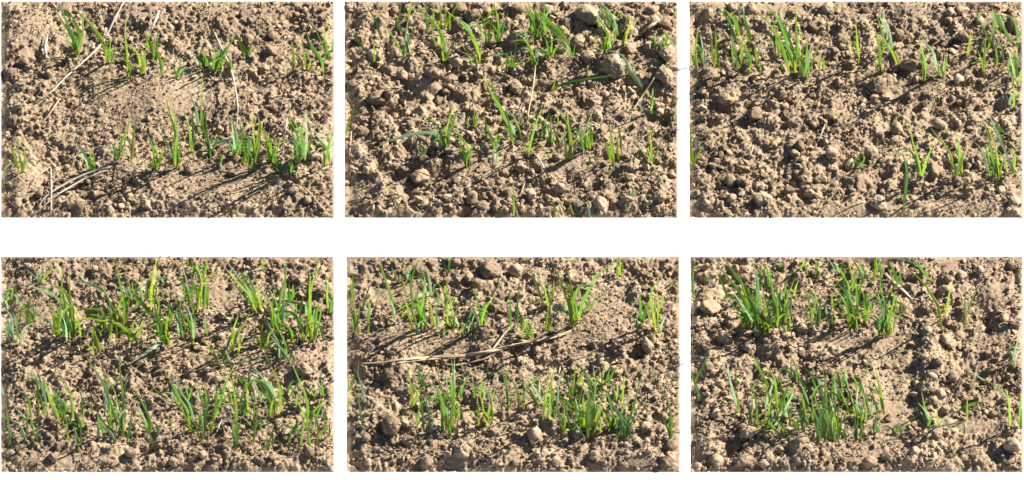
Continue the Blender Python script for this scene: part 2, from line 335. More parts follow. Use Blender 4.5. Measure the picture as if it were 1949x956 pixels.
# ------------------------------------------------------------------ small crumbs of soil: too many to count
def crumb_variants(level, n, seed, lump):
    out = []
    for i in range(n):
        V, F = ico(level); g = np.random.default_rng(seed+i)
        V = V*(1+lump*g.uniform(-1,1,(len(V),1)))
        for _ in range(g.integers(4,9)):                    # broken faces
            d = g.standard_normal(3); d /= np.linalg.norm(d); t = g.uniform(.3,.8); q = V@d
            V = V - np.outer(np.maximum(q-t,0)*.92, d)
        V = V*g.uniform(.68,1.35,(1,3)); out.append((V.astype(np.float32), F))
    return out
VM = crumb_variants(2, 12, 40, .17)      # 80 faces
VS = crumb_variants(1, 12, 70, .30)      # 20 faces
cv, cf, ct = [], [], []; nv = 0
def rot_mats(n, g):
    q = g.standard_normal((n,4)); q /= np.linalg.norm(q,axis=1,keepdims=True); a,b,c,d = q.T
    return np.stack([np.stack([a*a+b*b-c*c-d*d,2*(b*c-a*d),2*(b*d+a*c)],-1),np.stack([2*(b*c+a*d),a*a-b*b+c*c-d*d,2*(c*d-a*b)],-1),np.stack([2*(b*d-a*c),2*(c*d+a*b),a*a-b*b-c*c+d*d],-1)],1)
def scatter(bi, n, smin, smax, power, variants, g, keep_smooth, clump):
    global nv
    b = beds[bi]
    x = g.uniform(b.x0+.002,b.x1-.002,n*3); y = g.uniform(b.y0+.003,b.y1-.003,n*3)
    dens = fnoise(b.ny,b.nx,.06,bi*17+int(smin*1e5))*clump
    b.dens = dens
    pr = np.clip(.5+.5*H(bi,x,y,'dens'),.06,1)*(1-(1-keep_smooth)*H(bi,x,y,'sm'))
    keep = g.uniform(0,1,len(x)) < pr; x = x[keep][:n]; y = y[keep][:n]; n = len(x)
    s = smin*(smax/smin)**(g.uniform(0,1,n)**power)*.5
    s = np.minimum(s, np.minimum(np.minimum(x-b.x0,b.x1-x),np.minimum(y-b.y0+.002,b.y1-y)*.8)*.95+.0004)
    z = np.minimum(H(bi,x,y)+s*g.uniform(.05,.7,n), cap(bi,x,y)-s*.9)
    Rm = rot_mats(n,g); which = g.integers(0,len(variants),n); tone = g.uniform(0,1,n)
    for vi,(V,F) in enumerate(variants):
        q = np.where(which==vi)[0]
        if not len(q): continue
        P = np.einsum('nij,vj->nvi',Rm[q],V)*s[q,None,None]*np.array([1,1,.85])
        P += np.stack([x[q],y[q],z[q]],-1)[:,None,:]
        cv.append(P.reshape(-1,3)); cf.append((F[None]+(np.arange(len(q))*len(V))[:,None,None]+nv).reshape(-1,3)); ct.append(np.repeat(tone[q],len(V)))
        nv += len(q)*len(V)
CR = {'a':(750,9500,.0060,.015),'b':(1400,9000,.0060,.020),'c':(1100,9500,.0058,.018),'d':(1000,9500,.0056,.016),'e':(1100,9500,.0056,.017),'f':(1100,9500,.0058,.018)}
for bi, p in enumerate(PLOTS):
    n1, n2, s0, s1 = CR[p[0]]; g = np.random.default_rng(900+bi)
    scatter(bi, n1, s0, s1, 2.1, VM, g, .08, 1.7)
    scatter(bi, n2, .0022, .0066, 1.45, VS, g, .85, .7)
me = mesh_np('soil_crumbs', np.concatenate(cv), np.concatenate(cf), M_CRUMB, False)
at = me.attributes.new('tone','FLOAT','POINT'); at.data.foreach_set('value', np.concatenate(ct).astype(np.float32))
tag(link('soil_crumbs', me), 'loose crumbs of dry soil strewn over all six plots', 'soil crumbs', kind='stuff')

# ------------------------------------------------------------------ ribbons and tubes
def catmull(P, n):
    P = [Vector(p) for p in P]
    if len(P) == 2: return [P[0].lerp(P[1], i/n) for i in range(n+1)]
    Q = [P[0]*2-P[1]]+P+[P[-1]*2-P[-2]]
    ln = [0]
    for i in range(len(P)-1): ln.append(ln[-1]+(P[i+1]-P[i]).length)
    out = []
    for k in range(n+1):
        t = ln[-1]*k/n; i = 0
        while i < len(P)-2 and ln[i+1] < t: i += 1
        u = (t-ln[i])/max(ln[i+1]-ln[i],1e-9); p0,p1,p2,p3 = Q[i:i+4]
        out.append(.5*((2*p1)+(p2-p0)*u+(2*p0-5*p1+4*p2-p3)*u*u+(3*p1-p0-3*p2+p3)*u**3))
    return out
def ribbon(P, width, fold, facing, twist, mat, tipcut=False):
    """a grass leaf: folded ribbon tapering to its tip, three points across"""
    n = len(P)-1; V = []; F = []; UV = []
    for i, p in enumerate(P):
        t = (P[min(i+1,n)]-P[max(i-1,0)]).normalized(); u = i/n
        f = Vector(facing); side = t.cross(f)
        if side.length < 1e-4: side = t.cross(Vector((1,0,0)))
        side.normalize(); nrm = side.cross(t).normalized()
        a = twist*u; sd_ = side*math.cos(a)+nrm*math.sin(a); nr = nrm*math.cos(a)-side*math.sin(a)
        wd = width*(.42+.58*min(u/.3,1))*(.06+.94*(1-max(0,(u-.25)/.75))**.72)
        V += [p-sd_*wd/2+nr*wd*fold, p, p+sd_*wd/2+nr*wd*fold]; UV += [(0,u),(.5,u),(1,u)]
    for i in range(n):
        a = i*3; F += [(a,a+1,a+4,a+3),(a+1,a+2,a+5,a+4)]
    me = mesh_np('leaf', [v[:] for v in V], F, mat, True)
    uvl = me.uv_layers.new(name='UVMap'); li = np.zeros(len(me.loops), np.int32); me.loops.foreach_get('vertex_index', li)
    uvl.data.foreach_set('uv', np.array(UV, np.float32)[li].ravel())
    return me
def tube(P, width, flat, mat, taper=(.7,.35), sides=6, shape=None):
    n = len(P)-1; V = []; F = []; UV = []
    for i, p in enumerate(P):
        t = (P[min(i+1,n)]-P[max(i-1,0)]).normalized(); u = i/n
        side = t.cross(Vector((0,0,1)));
        if side.length < 1e-3: side = Vector((1,0,0))
        side.normalize(); up = side.cross(t)
        if shape: wd = width*shape(u)
        else: wd = width*(taper[0]+(1-taper[0])*min(u/.25,1) if u < .5 else 1-(1-taper[1])*max(0,(u-.5)/.5)**1.5)
        wd *= 1+.10*math.sin(i*2.3)+(.28 if i % 9 == 4 and not shape else 0)
        for k in range(sides):
            a = 2*math.pi*k/sides; V.append(p+side*math.cos(a)*wd/2+up*math.sin(a)*wd/2*flat); UV.append((k/sides,u))
    for i in range(n):
        for k in range(sides):
            a = i*sides; F.append((a+k,a+(k+1)%sides,a+sides+(k+1)%sides,a+sides+k))
    c0 = len(V); V += [P[0],P[-1]]; UV += [(.5,0),(.5,1)]
    for k in range(sides):
        F.append((c0,(k+1)%sides,k,k)); a = n*sides; F.append((c0+1,a+k,a+(k+1)%sides,a+(k+1)%sides))
    quads = [f for f in F if len(set(f))==4]; tris = [f[:3] for f in F if len(set(f))==3]
    me = bpy.data.meshes.new('stem'); me.from_pydata([v[:] for v in V], [], quads+tris); me.materials.append(mat)
    me.polygons.foreach_set('use_smooth', np.ones(len(me.polygons),bool))
    uvl = me.uv_layers.new(name='UVMap'); li = np.zeros(len(me.loops), np.int32); me.loops.foreach_get('vertex_index', li)
    uvl.data.foreach_set('uv', np.array(UV, np.float32)[li].ravel()); me.update()
    return me

# ------------------------------------------------------------------ wheat seedlings: one line is a tuft, leaves split by ;  ~ lies on the soil, ^ pale with sheen in the colour, * coloured brighter as if backlit, # deep
PLANTS = """
A1 #670,470 640,330 560,150 540,40; 670,470 630,400 545,300; *670,470 675,380 685,300; 675,440 715,300 720,150 745,90; 670,470 690,280 640,180 570,40
A1 935,545 900,380 830,270 765,195 650,75; 935,545 950,450 960,340; ^935,500 960,460 1000,545
A1 *1105,680 1105,500 1095,400 1085,260 1105,130; *1105,660 1135,600 1170,550
A1 1220,620 1200,480 1130,400 1060,365 985,310
A1 *1260,625 1245,450 1180,400
A1 #1265,430 1290,310 1310,270; 1330,450 1290,360 1250,290
A1 1355,540 1360,380 1370,230
A1 1410,630 1390,520 1350,430 1280,340; *1425,530 1445,470
A2 95,670 60,610 25,560; ^95,670 105,580 110,520 165,460
A2 *315,585 312,500 300,450; ^315,585 305,450 260,435 200,450; *315,585 322,500 310,440
A2 410,625 430,520 460,450 370,405; 415,610 470,480 540,380 590,300; *410,625 440,540 470,450
A2 ^555,640 540,530 500,470 430,390; *555,640 545,570 530,510
A2 #680,510 700,430 750,340 790,230; #680,500 660,420 600,320 550,260
A2 *1075,630 1085,470 1080,370
A2 1205,610 1180,470 1150,320; *1205,610 1230,540 1215,480; ^1215,500 1205,475 1185,495
A2 1345,625 1325,510 1240,390 1200,280; 1345,620 1350,560
A2 1375,540 1380,440 1355,330 1350,220; 1375,540 1400,450 1432,470; 1428,440 1430,330
A3 #200,540 165,380 130,190; ^200,520 180,450 90,465 20,525; *200,540 215,400 205,310
A3 ^790,520 740,400 640,250; *790,520 785,420 780,340; *780,510 770,440
A3 1035,420 1050,290 1110,150 1120,30; *1035,420 1045,330 1080,220; ^1000,350 970,290 930,260
A3 *1140,430 1155,240 1175,110
A3 *1350,515 1320,310 1245,150; *1350,515 1360,420 1365,370; *1350,515 1400,380 1440,310; *1360,480 1430,380 1470,310
A4 80,490 60,200 20,60 -20,-120; 80,490 65,260 60,80 30,0 0,-160; 80,490 100,330 110,250; ~*110,410 200,370 290,345; ^65,260 20,240 -30,255
A4 290,210 290,0 295,-150 300,-310; *290,210 300,80 320,0
A4 #215,350 215,150 210,0; 215,350 225,260
A4 360,400 330,130 320,0; 360,400 420,260 470,140; #365,340 330,270 310,210
A4 *455,490 455,380 440,300
A4 515,360 540,280
A4 ~^350,300 430,275 520,255 590,255
A4 *585,380 570,250 550,90 ; 585,380 590,250 560,100 480,0; 585,380 640,260 590,240
A4 660,480 665,320 640,60; ^720,380 690,310 650,240
A4 *745,505 745,300 725,0; *745,480 770,330 800,170 780,40; *750,420 780,300 820,90; ^745,270 700,240 580,200; ^800,130 780,60 740,50
A4 *880,440 860,280 820,150 790,100; *880,440 930,320 940,250; *880,360 900,270 940,265
A4 965,560 940,450 935,370
A4 1100,440 1095,280 1045,90; ^1150,350 1110,290 1050,260 950,265
A4 1185,440 1150,330 1110,230; 1185,440 1200,200 1190,0; #1170,400 1160,200 1180,30; *1220,330 1240,180; ^1360,340 1340,280 1270,180 1210,130; ^1250,80 1220,30 1180,0
A4 1365,470 1385,330 1430,180
A4 ^1080,530 1100,490 1150,460 1185,465; ^1080,520 1130,545 1180,535; 1080,530 1070,450 1075,390; 1060,490 1045,440
B1 #290,570 220,460 130,330 55,190; *285,520 285,430 275,335
B1 #340,330 300,190 240,90 205,15
B1 540,490 470,360 390,240 320,140; *540,490 555,340 580,170; ^545,400 590,370 600,340 570,335; *540,490 545,420
B1 ^520,285 495,210 450,165; *490,210 505,110 520,15; ^580,140 590,80 600,15
B1 *890,545 890,400 870,280 800,190; *890,545 865,400; #895,420 850,280 760,150 710,20; *890,260 940,150 1020,20; 800,300 785,200 800,100 805,20; 860,250 860,150 850,20; 820,400 790,280; *895,250 900,120 890,20
B1 1195,520 1170,390 1110,270 1000,165 890,80; *1195,520 1215,390; ^1140,310 1100,230 1000,150
B1 ^1175,580 1165,510 1120,490 1060,420; *1175,580 1160,520; *1250,550 1250,510
B1 *1265,400 1290,230 1320,100 1330,15; #1260,300 1210,130 1175,30; 1210,200 1290,110 1330,20
B1 *1360,370 1360,200 1320,20; 1380,320 1400,240 1445,100; ^1450,265 1420,230 1380,205
B1 ~^1457,460 1380,475 1270,465
B2 ^15,600 60,560 180,505; 20,600 15,470 0,440; 35,540 65,330
B2 *235,575 190,430 110,320 0,265; 235,575 240,470 200,370; 200,400 190,250 120,190
B2 *350,490 320,330; *350,490 365,380 360,320; 345,470 300,320 190,325; ~350,490 250,480; ~350,465 250,450
B2 *540,500 500,380 420,260 340,200 270,150 150,15; ^520,400 470,330 400,290 330,240; *545,490 570,370; ^460,330 420,250 330,190
B2 *230,300 200,150 155,15; *280,270 240,150 180,60; 230,320 260,230 250,140; 310,250 300,100 300,15; *180,100 100,110 30,120; ^140,60 60,45 0,40; 400,290 330,180 240,80; *210,290 180,160 140,90; ^290,220 260,140 220,60
B2 *820,465 850,380 890,290; *820,465 840,310; 850,400 840,280 770,150; 840,260 810,130 770,20; *890,430 900,330; ^945,340 920,230 890,140 ; 900,300 940,210; ^740,130 840,95 960,70; 910,170 970,90; *735,370 745,300; *1000,200 1025,130 970,140; 880,150 830,60 770,30; #900,180 850,90 800,40
B2 *980,390 1010,300 1060,200 1120,180 1130,230
B2 1275,430 1245,290
B2 1350,400 1360,330 1350,260; *1430,400 1390,340 1360,280; *1330,380 1355,300; 1410,360 1370,320; 1340,390 1320,320
B2 ^1165,800 1100,690 1030,600 1005,520 940,460 850,440
B2 ~350,800 440,735 560,705 740,675 900,650 1000,610; 370,780 400,690
B2 1235,950 1245,760
B2 *700,640 670,590; ~640,650 560,650
B3 *35,230 60,110 100,0 115,-60
B3 *890,350 860,200 830,130 760,80 670,10; ^890,350 850,230 770,195 650,200 480,245 390,275 295,330; *890,350 910,200 930,60 940,-110; *895,300 920,130 960,0 970,-100
B3 *700,380 690,320 680,280; 700,380 715,300; 720,380 745,320; *700,370 670,290
B3 1080,490 1040,300 1000,130 990,60; *1080,490 1090,380 1090,310; ^1080,300 1020,220 910,175; 1070,420 1030,260
B3 1260,270 1245,80 1240,0; *1260,270 1255,150; ^1240,120 1190,80 1140,50
B3 ^1310,480 1315,360 1340,320 1440,290; 1320,330 1280,200 1250,110; *1320,330 1340,250 1350,200
B3 1150,140 1150,0
B3 1457,200 1390,0 1350,-90 1280,-300
B3 ^525,935 500,850 440,720
B3 355,930 370,860; 340,930 345,880
B3 ^735,930 690,890 640,830; ~^680,930 735,870
B3 230,930 215,880
B3 1345,935 1350,800
B3 *35,930 40,880
B4 35,300 0,140 -40,0
B4 100,220 60,100 0,10; #110,250 70,140
B4 *160,385 180,290 210,180; #220,170 250,60 280,-20; ^160,385 120,280
B4 ~300,330 220,260 170,230; ~^180,260 100,265 40,275; *240,360 245,300
B4 *350,430 340,370; *380,400 370,340; 380,300 360,230 355,50; 270,250 300,130 345,20; ^330,230 320,140; ^370,260 365,160
B4 *525,430 530,250 510,130 500,0; 530,300 500,120 430,10 390,-40; *425,130 420,50; 480,300 440,190; *540,390 570,310
B4 *595,370 640,200 700,60 725,0
B4 *675,500 700,420 715,390; *690,330 700,180 710,40; #700,330 690,200 715,60; ^535,80 590,40; *650,40 660,0; *680,330 680,200
B4 905,450 885,250 850,90; ^905,530 900,400; 890,440 870,200
B4 *970,380 960,240 945,170; 945,170 990,150 1060,215; *985,560 985,520
B4 *1235,465 1225,300 1215,140; 1235,465 1290,320 1365,145
B4 ^1225,60 1225,0 1240,-180
B4 1400,80 1450,0
B4 ^1060,740 1070,670; ^1085,730 1075,670
B4 *40,930 30,620
B4 *400,930 380,820 310,720; ^330,900 240,800
B4 455,920 420,810
B4 *560,930 520,810
B4 ^600,860 580,700; 610,930 605,870
B4 690,930 685,780; #700,920 670,790
B4 ^930,920 920,830
B4 1005,930 1015,790
B4 *1350,930 1330,820
C1 80,600 30,480 0,420; *70,540 65,400 90,230; *80,600 60,480
C1 *140,565 110,450 80,380; ^145,560 125,400 105,300
C1 *225,580 205,400 205,280; *225,560 240,400 230,200
C1 *270,610 255,480 240,380
C1 *455,600 400,450 360,300; *455,600 460,450 480,260; 430,380 370,230 300,110 210,40; ^440,330 400,180 320,90 240,40; ^450,500 520,480 480,450 410,440; 450,300 420,180 380,100; ^400,320 360,190 310,130
C1 *540,620 510,450 490,360; 525,360 500,190 470,80; ^500,200 480,100 490,15
C1 *600,605 580,440 580,280; *620,610 590,540; *600,500 620,430; *630,600 610,520
C1 925,630 880,480 840,320 770,160 655,20; #925,630 910,440 830,250 780,90; *925,630 940,430 935,270 930,15; ^910,440 830,385 740,400 620,430; *910,480 860,380; ^890,340 800,200 790,100 810,15; 935,420 940,260; 920,560 870,420
C1 790,490 765,330 740,190; *780,400 770,240
C1 815,610 815,540
C1 985,350 975,260
C1 *1010,650 985,500 1015,360; *1035,690 1045,500 1075,360; *1040,650 1090,490 1150,350; 1030,640 1060,460
C1 *1135,630 1140,540 1155,450
C1 *1210,240 1215,210
C2 *30,550 15,390 0,200
C2 *210,620 205,460 180,310 130,215; 210,560 180,500 120,475; #240,470 235,300 180,130; *240,620 235,590
C2 *365,570 310,440 240,340 190,310; ^330,430 270,260 210,150 220,70; *360,560 340,480
C2 ^380,110 330,60 280,15
C2 *600,710 600,540 555,370 555,310; ^590,540 575,400
C2 ^720,650 690,530 670,450 570,330; *760,640 780,560 790,470; *620,440 650,440; 720,640 700,580
C2 *965,490 985,360 995,270; *835,330 890,290 940,255
C2 1040,180 1090,95
C2 ~960,555 1070,540
C2 970,720 995,680
C2 1110,620 1115,450 1130,260; *1120,450 1160,380 1190,200
C2 *1200,590 1215,440 1235,330; ^1185,420 1195,280 1180,60
C2 1285,590 1265,400 1255,280
C2 ^1430,395 1350,370 1290,260 1220,150 1180,70; 1225,290 1210,200 1190,100; *1290,260 1240,160 1190,90
C2 1380,680 1350,540 1310,410; 1380,650 1365,530 1375,410
C2 *1410,740 1425,640 1435,600; *1400,610 1415,500 1435,420
C2 1400,340 1420,290 1438,250
C2 *1370,945 1370,800 1360,740 1310,745
C3 *40,480 20,420 10,360; *40,470 80,390 135,310; *30,400 20,250 10,140; ^60,370 70,230; *40,480 60,400 70,330
C3 1345,610 1360,570
C4 10,500 40,400 60,290; 20,490 70,430 60,370
C4 410,900 430,700 440,560; *440,560 430,450 400,380 350,355 280,365
C4 575,590 540,420 490,260 470,100; *575,570 610,440 670,300
C4 *825,580 830,420 780,310 700,220 650,150
C4 905,550 895,400 890,220; *905,550 920,430 960,280; *740,220 820,160
C4 *1195,570 1190,420 1140,200 1080,60; ^1175,460 1130,400 1065,360; 1200,540 1160,300 1130,220
C4 *1235,590 1225,400 1180,250 1130,90; *1235,590 1275,430; ^1270,320 1230,220 1150,30; #1220,500 1210,340
C4 ^1360,540 1320,430 1270,310 1200,250; *1360,540 1380,400 1340,340 1270,330; 1300,220 1240,140 1180,80; ^1390,300 1430,230
D1 110,740 80,600 20,510; ^110,720 100,540 30,460; *150,730 150,580 165,460; *120,790 110,770
D1 *235,600 215,470 160,380; 235,590 250,440 300,310
D1 140,430 135,330 135,230; 20,450 50,370 90,290; ^150,380 120,345 10,320
D1 490,700 470,500 400,370; 490,690 520,480 530,330 545,70; #580,690 530,580 480,490; *490,700 500,600
D1 *585,730 600,590 600,450; ^590,540 560,430 480,360 370,270; ^540,390 450,350 350,300 220,255
D1 635,720 640,560 640,430; 635,700 610,420 600,280 600,110; #640,620 600,420
D1 ^345,240 400,180 470,90; ^320,210 230,125
D1 *855,840 825,700 815,600
D1 *955,735 965,600 950,500 900,390; ^970,530 950,420 910,320
D1 915,660 890,500 ; ^890,500 810,470 740,470 640,485
D1 ^920,330 850,285 770,255 640,200; ^845,380 820,310
D1 1085,600 1080,460 1040,250 1000,15; *1085,600 1110,450 1120,350; 1070,460 1030,400 960,360; *1090,500 1095,380
D1 *1135,750 1090,660 1000,590 850,565 650,530; 1135,750 1150,640 1165,560
D1 *1310,470 1310,330 1330,200 1360,15; ^1340,540 1250,440 1180,370 1090,280; ^1340,560 1350,480 1330,420
D1 #1180,380 1180,270 1195,180; 1215,370 1225,200; ^1270,400 1265,250; *1290,250 1330,170; 1150,290 1150,230; ^1180,460 1190,390
D1 ^1430,250 1380,180 1350,130; 1430,420 1400,300; ^1370,440 1440,400; 1420,350 1390,250
D1 *1440,760 1430,610; ^1430,610 1380,600 1160,655; *1440,700 1445,550 1440,500; ~^1440,710 1350,790 1250,860 1120,945; *1385,700 1370,600 1380,350
D1 *820,85 825,15
D1 *1225,70 1225,20
D1 *1360,320 1360,260
D1 ^1040,950 1035,840
D2 20,600 15,480 0,400; 30,580 40,450
D2 *155,690 130,570 90,450 10,290; 100,440 130,330
D2 *205,790 230,600 200,420 170,300; *205,790 215,700; ^290,570 230,540; 180,650 170,500; 210,380 210,240; ^200,420 165,250 120,80
D2 *325,670 320,520; *255,490 290,330 290,220 230,20; 320,480 325,300 340,180; *330,400 350,300 350,250; ^290,220 270,120 230,40
D2 320,160 340,20
D2 *175,100 170,15
D2 *560,830 560,680 610,520; *580,740 600,690 680,560 710,490
D2 *850,800 810,640 760,560; ^740,470 690,310 600,190 485,15; 770,470 680,380 600,290 540,180; ^770,480 710,410 570,340; ^830,520 760,490 690,475; *820,500 790,400 770,200; *810,740 820,600; *740,380 700,290 610,130
D2 ^960,890 960,800 910,680 850,560; ^1065,930 990,830 900,720 860,680; ^900,720 890,690 850,690
D2 950,660 955,500 980,330; ^980,330 1020,180 1025,20; *895,600 900,450 915,320; 960,560 980,400; #940,560 960,400 990,300
D2 1040,410 1020,330 1025,250; *1040,400 1050,240
D2 *1085,760 1070,660 1020,620 930,570; 1090,730 1120,640; ^1170,660 1140,590 1090,550; ^1110,520 1080,440 980,410; ^980,530 1050,520 1110,490; 1150,500 1170,350
D2 *1185,740 1220,580 1230,420 1250,250; *1215,600 1220,450 1250,270; ^1250,260 1290,150 1315,15; 1180,470 1240,340
D2 *1270,740 1270,600 1255,480; 1290,660 1320,520 1330,390; *1310,500 1310,430
D2 *1395,480 1380,350 1390,180; ^1400,290 1340,240 1270,210; 1430,410 1430,340
D2 *820,150 815,15
D2 *585,70 585,15
D2 *450,945 390,850; ^390,850 350,790 290,730; *390,945 385,880
D2 ^550,945 500,830
D2 ^720,945 600,860; 710,930 705,880
D2 870,930 835,850
D2 *10,780 15,730
D3 *80,720 75,520 50,320; *85,690 100,540; ^75,470 40,445 0,440
D3 ^30,260 10,180
D3 225,660 235,480 215,270; ^220,630 180,530 130,490 80,475; ^230,470 200,430 130,370
D3 *325,660 280,530 265,340; *325,650 325,520 340,450
D3 340,430 330,330 310,230
D3 520,500 480,380 430,270 380,90; *500,430 440,330 400,200
D3 ^410,360 370,220 290,80 200,10; 370,220 340,100 300,40
D3 *590,650 580,500 555,430; 600,530 620,440
D3 *700,690 700,540 660,420; ^660,420 620,385 540,395; 700,680 660,600 645,530; 640,480 620,300 570,190 490,90; *690,750 680,690; ^570,370 520,290 460,210; 710,540 730,380; 720,450 740,360
D3 680,340 715,240; ^720,500 800,500
D3 *780,640 780,520
D3 #800,430 790,300
D3 900,630 870,500 830,390
D3 *995,690 970,600; ^970,600 900,540 830,515; *1000,650 1000,560
D3 #1020,560 990,430 940,290 880,130; ^880,130 790,0 750,-80; *1020,540 1010,400 1000,220; *980,450 930,330 910,240; 1010,360 960,260
D3 *1075,610 1070,450 1070,300 1045,100; ^1045,100 1035,0 1035,-110; *1060,560 1060,450
D3 1100,680 1130,500 1145,360
D3 *1350,750 1290,590 ; ^1290,590 1180,500 1120,440; 1310,600 1300,480 1240,340 1160,200; ^1270,580 1255,480 1190,330; ^1410,600 1370,540 1310,540; ^1290,580 1400,565
D3 1457,290 1400,260 1310,190
D3 1457,110 1430,60
D4 *205,545 140,430 110,320; ^240,560 190,360 120,250 60,130 20,30; 165,310 160,200 140,120; *175,300 210,180
D4 80,320 40,200 0,110; ^120,370 60,330 0,300
D4 *290,680 265,610 245,570; ^235,565 160,570 90,595; *290,670 300,590; ^300,590 290,480 270,370; 240,570 220,470
D4 ~^0,550 90,530
D4 *20,520 40,470
D4 370,600 370,480 ; ^370,450 300,390; *380,560 400,420 420,200 400,0; 400,470 450,320 510,130; ^510,130 550,50 590,0; #345,390 330,280 315,160; *410,420 430,330
D4 *590,740 560,560 540,400; *580,650 590,480 580,280; ^580,280 540,120 450,0; 590,730 610,560 640,450; 540,330 520,180; ^600,420 540,360 440,310; *575,600 580,480; *600,600 600,450
D4 *690,440 690,280 680,170; ^690,200 710,0; 620,360 650,230 670,140; 650,170 610,110 570,60; ^760,320 730,200 700,50; *680,430 670,300
D4 *735,690 750,560 770,430; *740,560 750,330; ^740,560 700,500 640,450; *770,440 770,330
D4 #860,760 855,560; *870,700 890,600
D4 910,680 900,560; ^880,520 820,480 780,440; ^910,480 820,470; *885,660 910,540; ^1020,530 960,490 900,480
D4 *930,430 900,320; ^900,320 810,240 720,170; ^920,260 850,160 790,70 710,0; *970,400 970,240 940,110; ^940,110 880,0; #1000,330 980,240
D4 *1045,690 1065,570 1080,500; #1125,600 1110,450
D4 *1230,740 1210,580 1170,470 1120,380; ^1090,350 950,270; *1200,560 1210,380; ^1210,380 1180,230 1130,120 1080,0; 1230,650 1220,580; #1230,540 1250,420
D4 1040,290 1110,180 1180,90; 1100,330 1160,230; ^1170,370 1100,370
D4 ^1300,460 1250,410 1180,400; *1250,420 1380,290; 1250,310 1290,200
D4 *1140,740 1170,560 1190,400
D4 *1355,610 1355,480 1350,390; *1270,640 1330,580 1430,490
D4 1350,270 1325,110
E1 100,690 70,560 25,480; *100,680 100,540 60,300 50,190; *100,650 130,500 130,400; 60,420 30,330; 85,420 70,250 80,180; *120,640 110,560; #90,600 60,480
E1 *210,690 210,540 225,330; #150,500 185,380 230,240; ^190,540 190,420
E1 *435,545 430,480; ^430,470 360,350 240,280; *430,520 400,340 345,180; ^345,180 300,15; ^460,450 420,390
E1 *495,545 515,420
E1 *585,665 560,500 500,320; 600,540 585,350 565,110; #500,300 540,220; #570,240 610,130 650,40; ^470,250 440,170 410,110
E1 #665,630 640,490 610,280; 665,620 690,460 725,270; 660,540 690,350 700,180
E1 *765,620 755,480 745,380; ^760,370 735,200 700,110 650,50; 770,350 780,250; ^750,300 740,200
E1 *870,470 870,350; ^870,350 820,250 770,190; *875,440 885,320 890,200
E1 905,150 910,80 925,15
E1 *860,700 870,600; ^830,600 790,500
E1 *900,630 900,500 960,360; ^1000,630 960,520 930,460; *900,620 930,500
E1 *1025,720 1015,650; 1040,650 1080,560 1120,430
E1 1190,620 1170,470 1120,280; *1190,610 1220,480 1310,340; *1220,500 1230,420
E1 1325,290 1340,190
E1 *1130,720 1130,680; *1235,730 1230,700
E1 ^45,130 45,20
E2 #45,630 45,420 65,230
E2 *135,740 120,500; *135,730 160,610 195,540
E2 *310,690 320,540 330,430 380,260; *310,680 350,570; *280,460 240,350 200,240; ^200,240 120,40; 350,380 360,280 360,220; *240,390 160,420 120,440; *285,480 250,480
E2 *525,630 490,440 440,300; ^440,300 410,200 360,100; *525,620 535,490
E2 *570,590 545,430 500,230; ^500,230 475,110; 580,560 610,420 690,250 ; #690,240 710,200 780,140 920,60
E2 *665,490 700,420 735,330
E2 *935,180 935,20
E2 1120,620 1110,460 1105,310; *1120,610 1150,480 1190,390
E2 *1235,650 1215,500 1205,340; 1205,340 1280,180; *1240,560 1290,430 1325,320; ^1230,620 1220,540
E2 1360,260 1440,180; ^1340,370 1420,350
E3 *30,390 40,270; 40,230 40,80; 45,220 80,120 100,20
E3 160,540 130,330 125,200; 165,510 175,400; ^175,340 160,200 120,80 130,-40
E3 *600,370 580,200 550,20; 600,350 640,220 ; #660,180 700,110 790,-20
E3 620,540 640,440 670,310
E3 755,600 725,390 700,230; ^755,590 780,400 ; #790,350 820,180
E3 *925,640 880,430 860,250; 860,250 820,130 820,0; *925,640 920,430 940,320; ^920,540 950,300 960,150; 940,530 945,330 910,40; ^910,310 890,130 880,40; #970,310 990,200 1050,80 1100,10; 985,290 1050,130; ^955,160 955,0 960,-60; *915,600 910,480; *945,520 945,400
E3 *995,470 990,320
E3 *1225,530 1190,300; 1190,300 1130,170; 1225,530 1250,420 1310,200; *1195,320 1190,50; *1200,300 1220,180
E3 #1240,110 1240,0
E3 1425,380 1415,200 1395,40 1390,-30; 1430,370 1457,280
E4 100,380 100,200 80,60; 5,290 50,220
E4 *290,450 290,300 330,50; ^270,350 230,270 170,160 120,60; ^240,280 235,120; 150,150 200,130 230,50
E4 *325,440 345,270 340,130 380,0; 400,140 460,40; *330,400 330,280
E4 440,570 400,400 380,300 340,170; *440,560 450,480
E4 *510,610 480,450 450,330; ^530,400 460,320 340,260; 510,370 490,200 480,80; #510,300 540,100 540,0; *620,180 580,80 550,0; 520,590 530,450
E4 ^645,660 570,540 470,420; *650,640 650,450 670,280; ^660,290 640,90; *660,600 660,500 690,260; 560,430 590,270 620,150; 550,450 570,340; *580,250 530,180; *620,470 610,330 620,240; #640,480 650,300; 630,560 600,400
E4 *700,590 690,440 720,200; 720,200 700,0; *730,520 770,380; *710,530 750,380 790,280; #790,280 890,160; *770,220 800,0; ^760,230 700,150 640,80; *800,290 760,190; #820,180 870,70 915,0; 720,470 730,320; *700,560 720,420
E4 880,560 870,430 830,260; 880,500 960,390; #960,380 1050,220; *910,360 915,110; *900,540 920,420
E4 ^970,640 960,470 890,370 830,290; *975,620 1010,480 1060,340; ^1060,340 1100,150; *1100,150 1140,60; *985,580 1040,390; *910,600 900,520; 970,560 1000,400
E4 1365,650 1370,400 ; 1370,400 1330,280 1280,180; *1370,640 1400,400; #1365,600 1300,440; 1390,600 1440,510; 1420,340 1440,250; *1360,560 1365,420
E4 ~1440,130 1330,95; ^1260,130 1230,90 1170,40
F1 45,390 40,220 60,40; *70,340 95,290
F1 *120,250 160,180
F1 515,640 480,520 400,450; *400,450 310,360; ^550,570 480,450 380,310; *350,380 290,240 230,130; ^260,300 160,190; *500,600 470,500
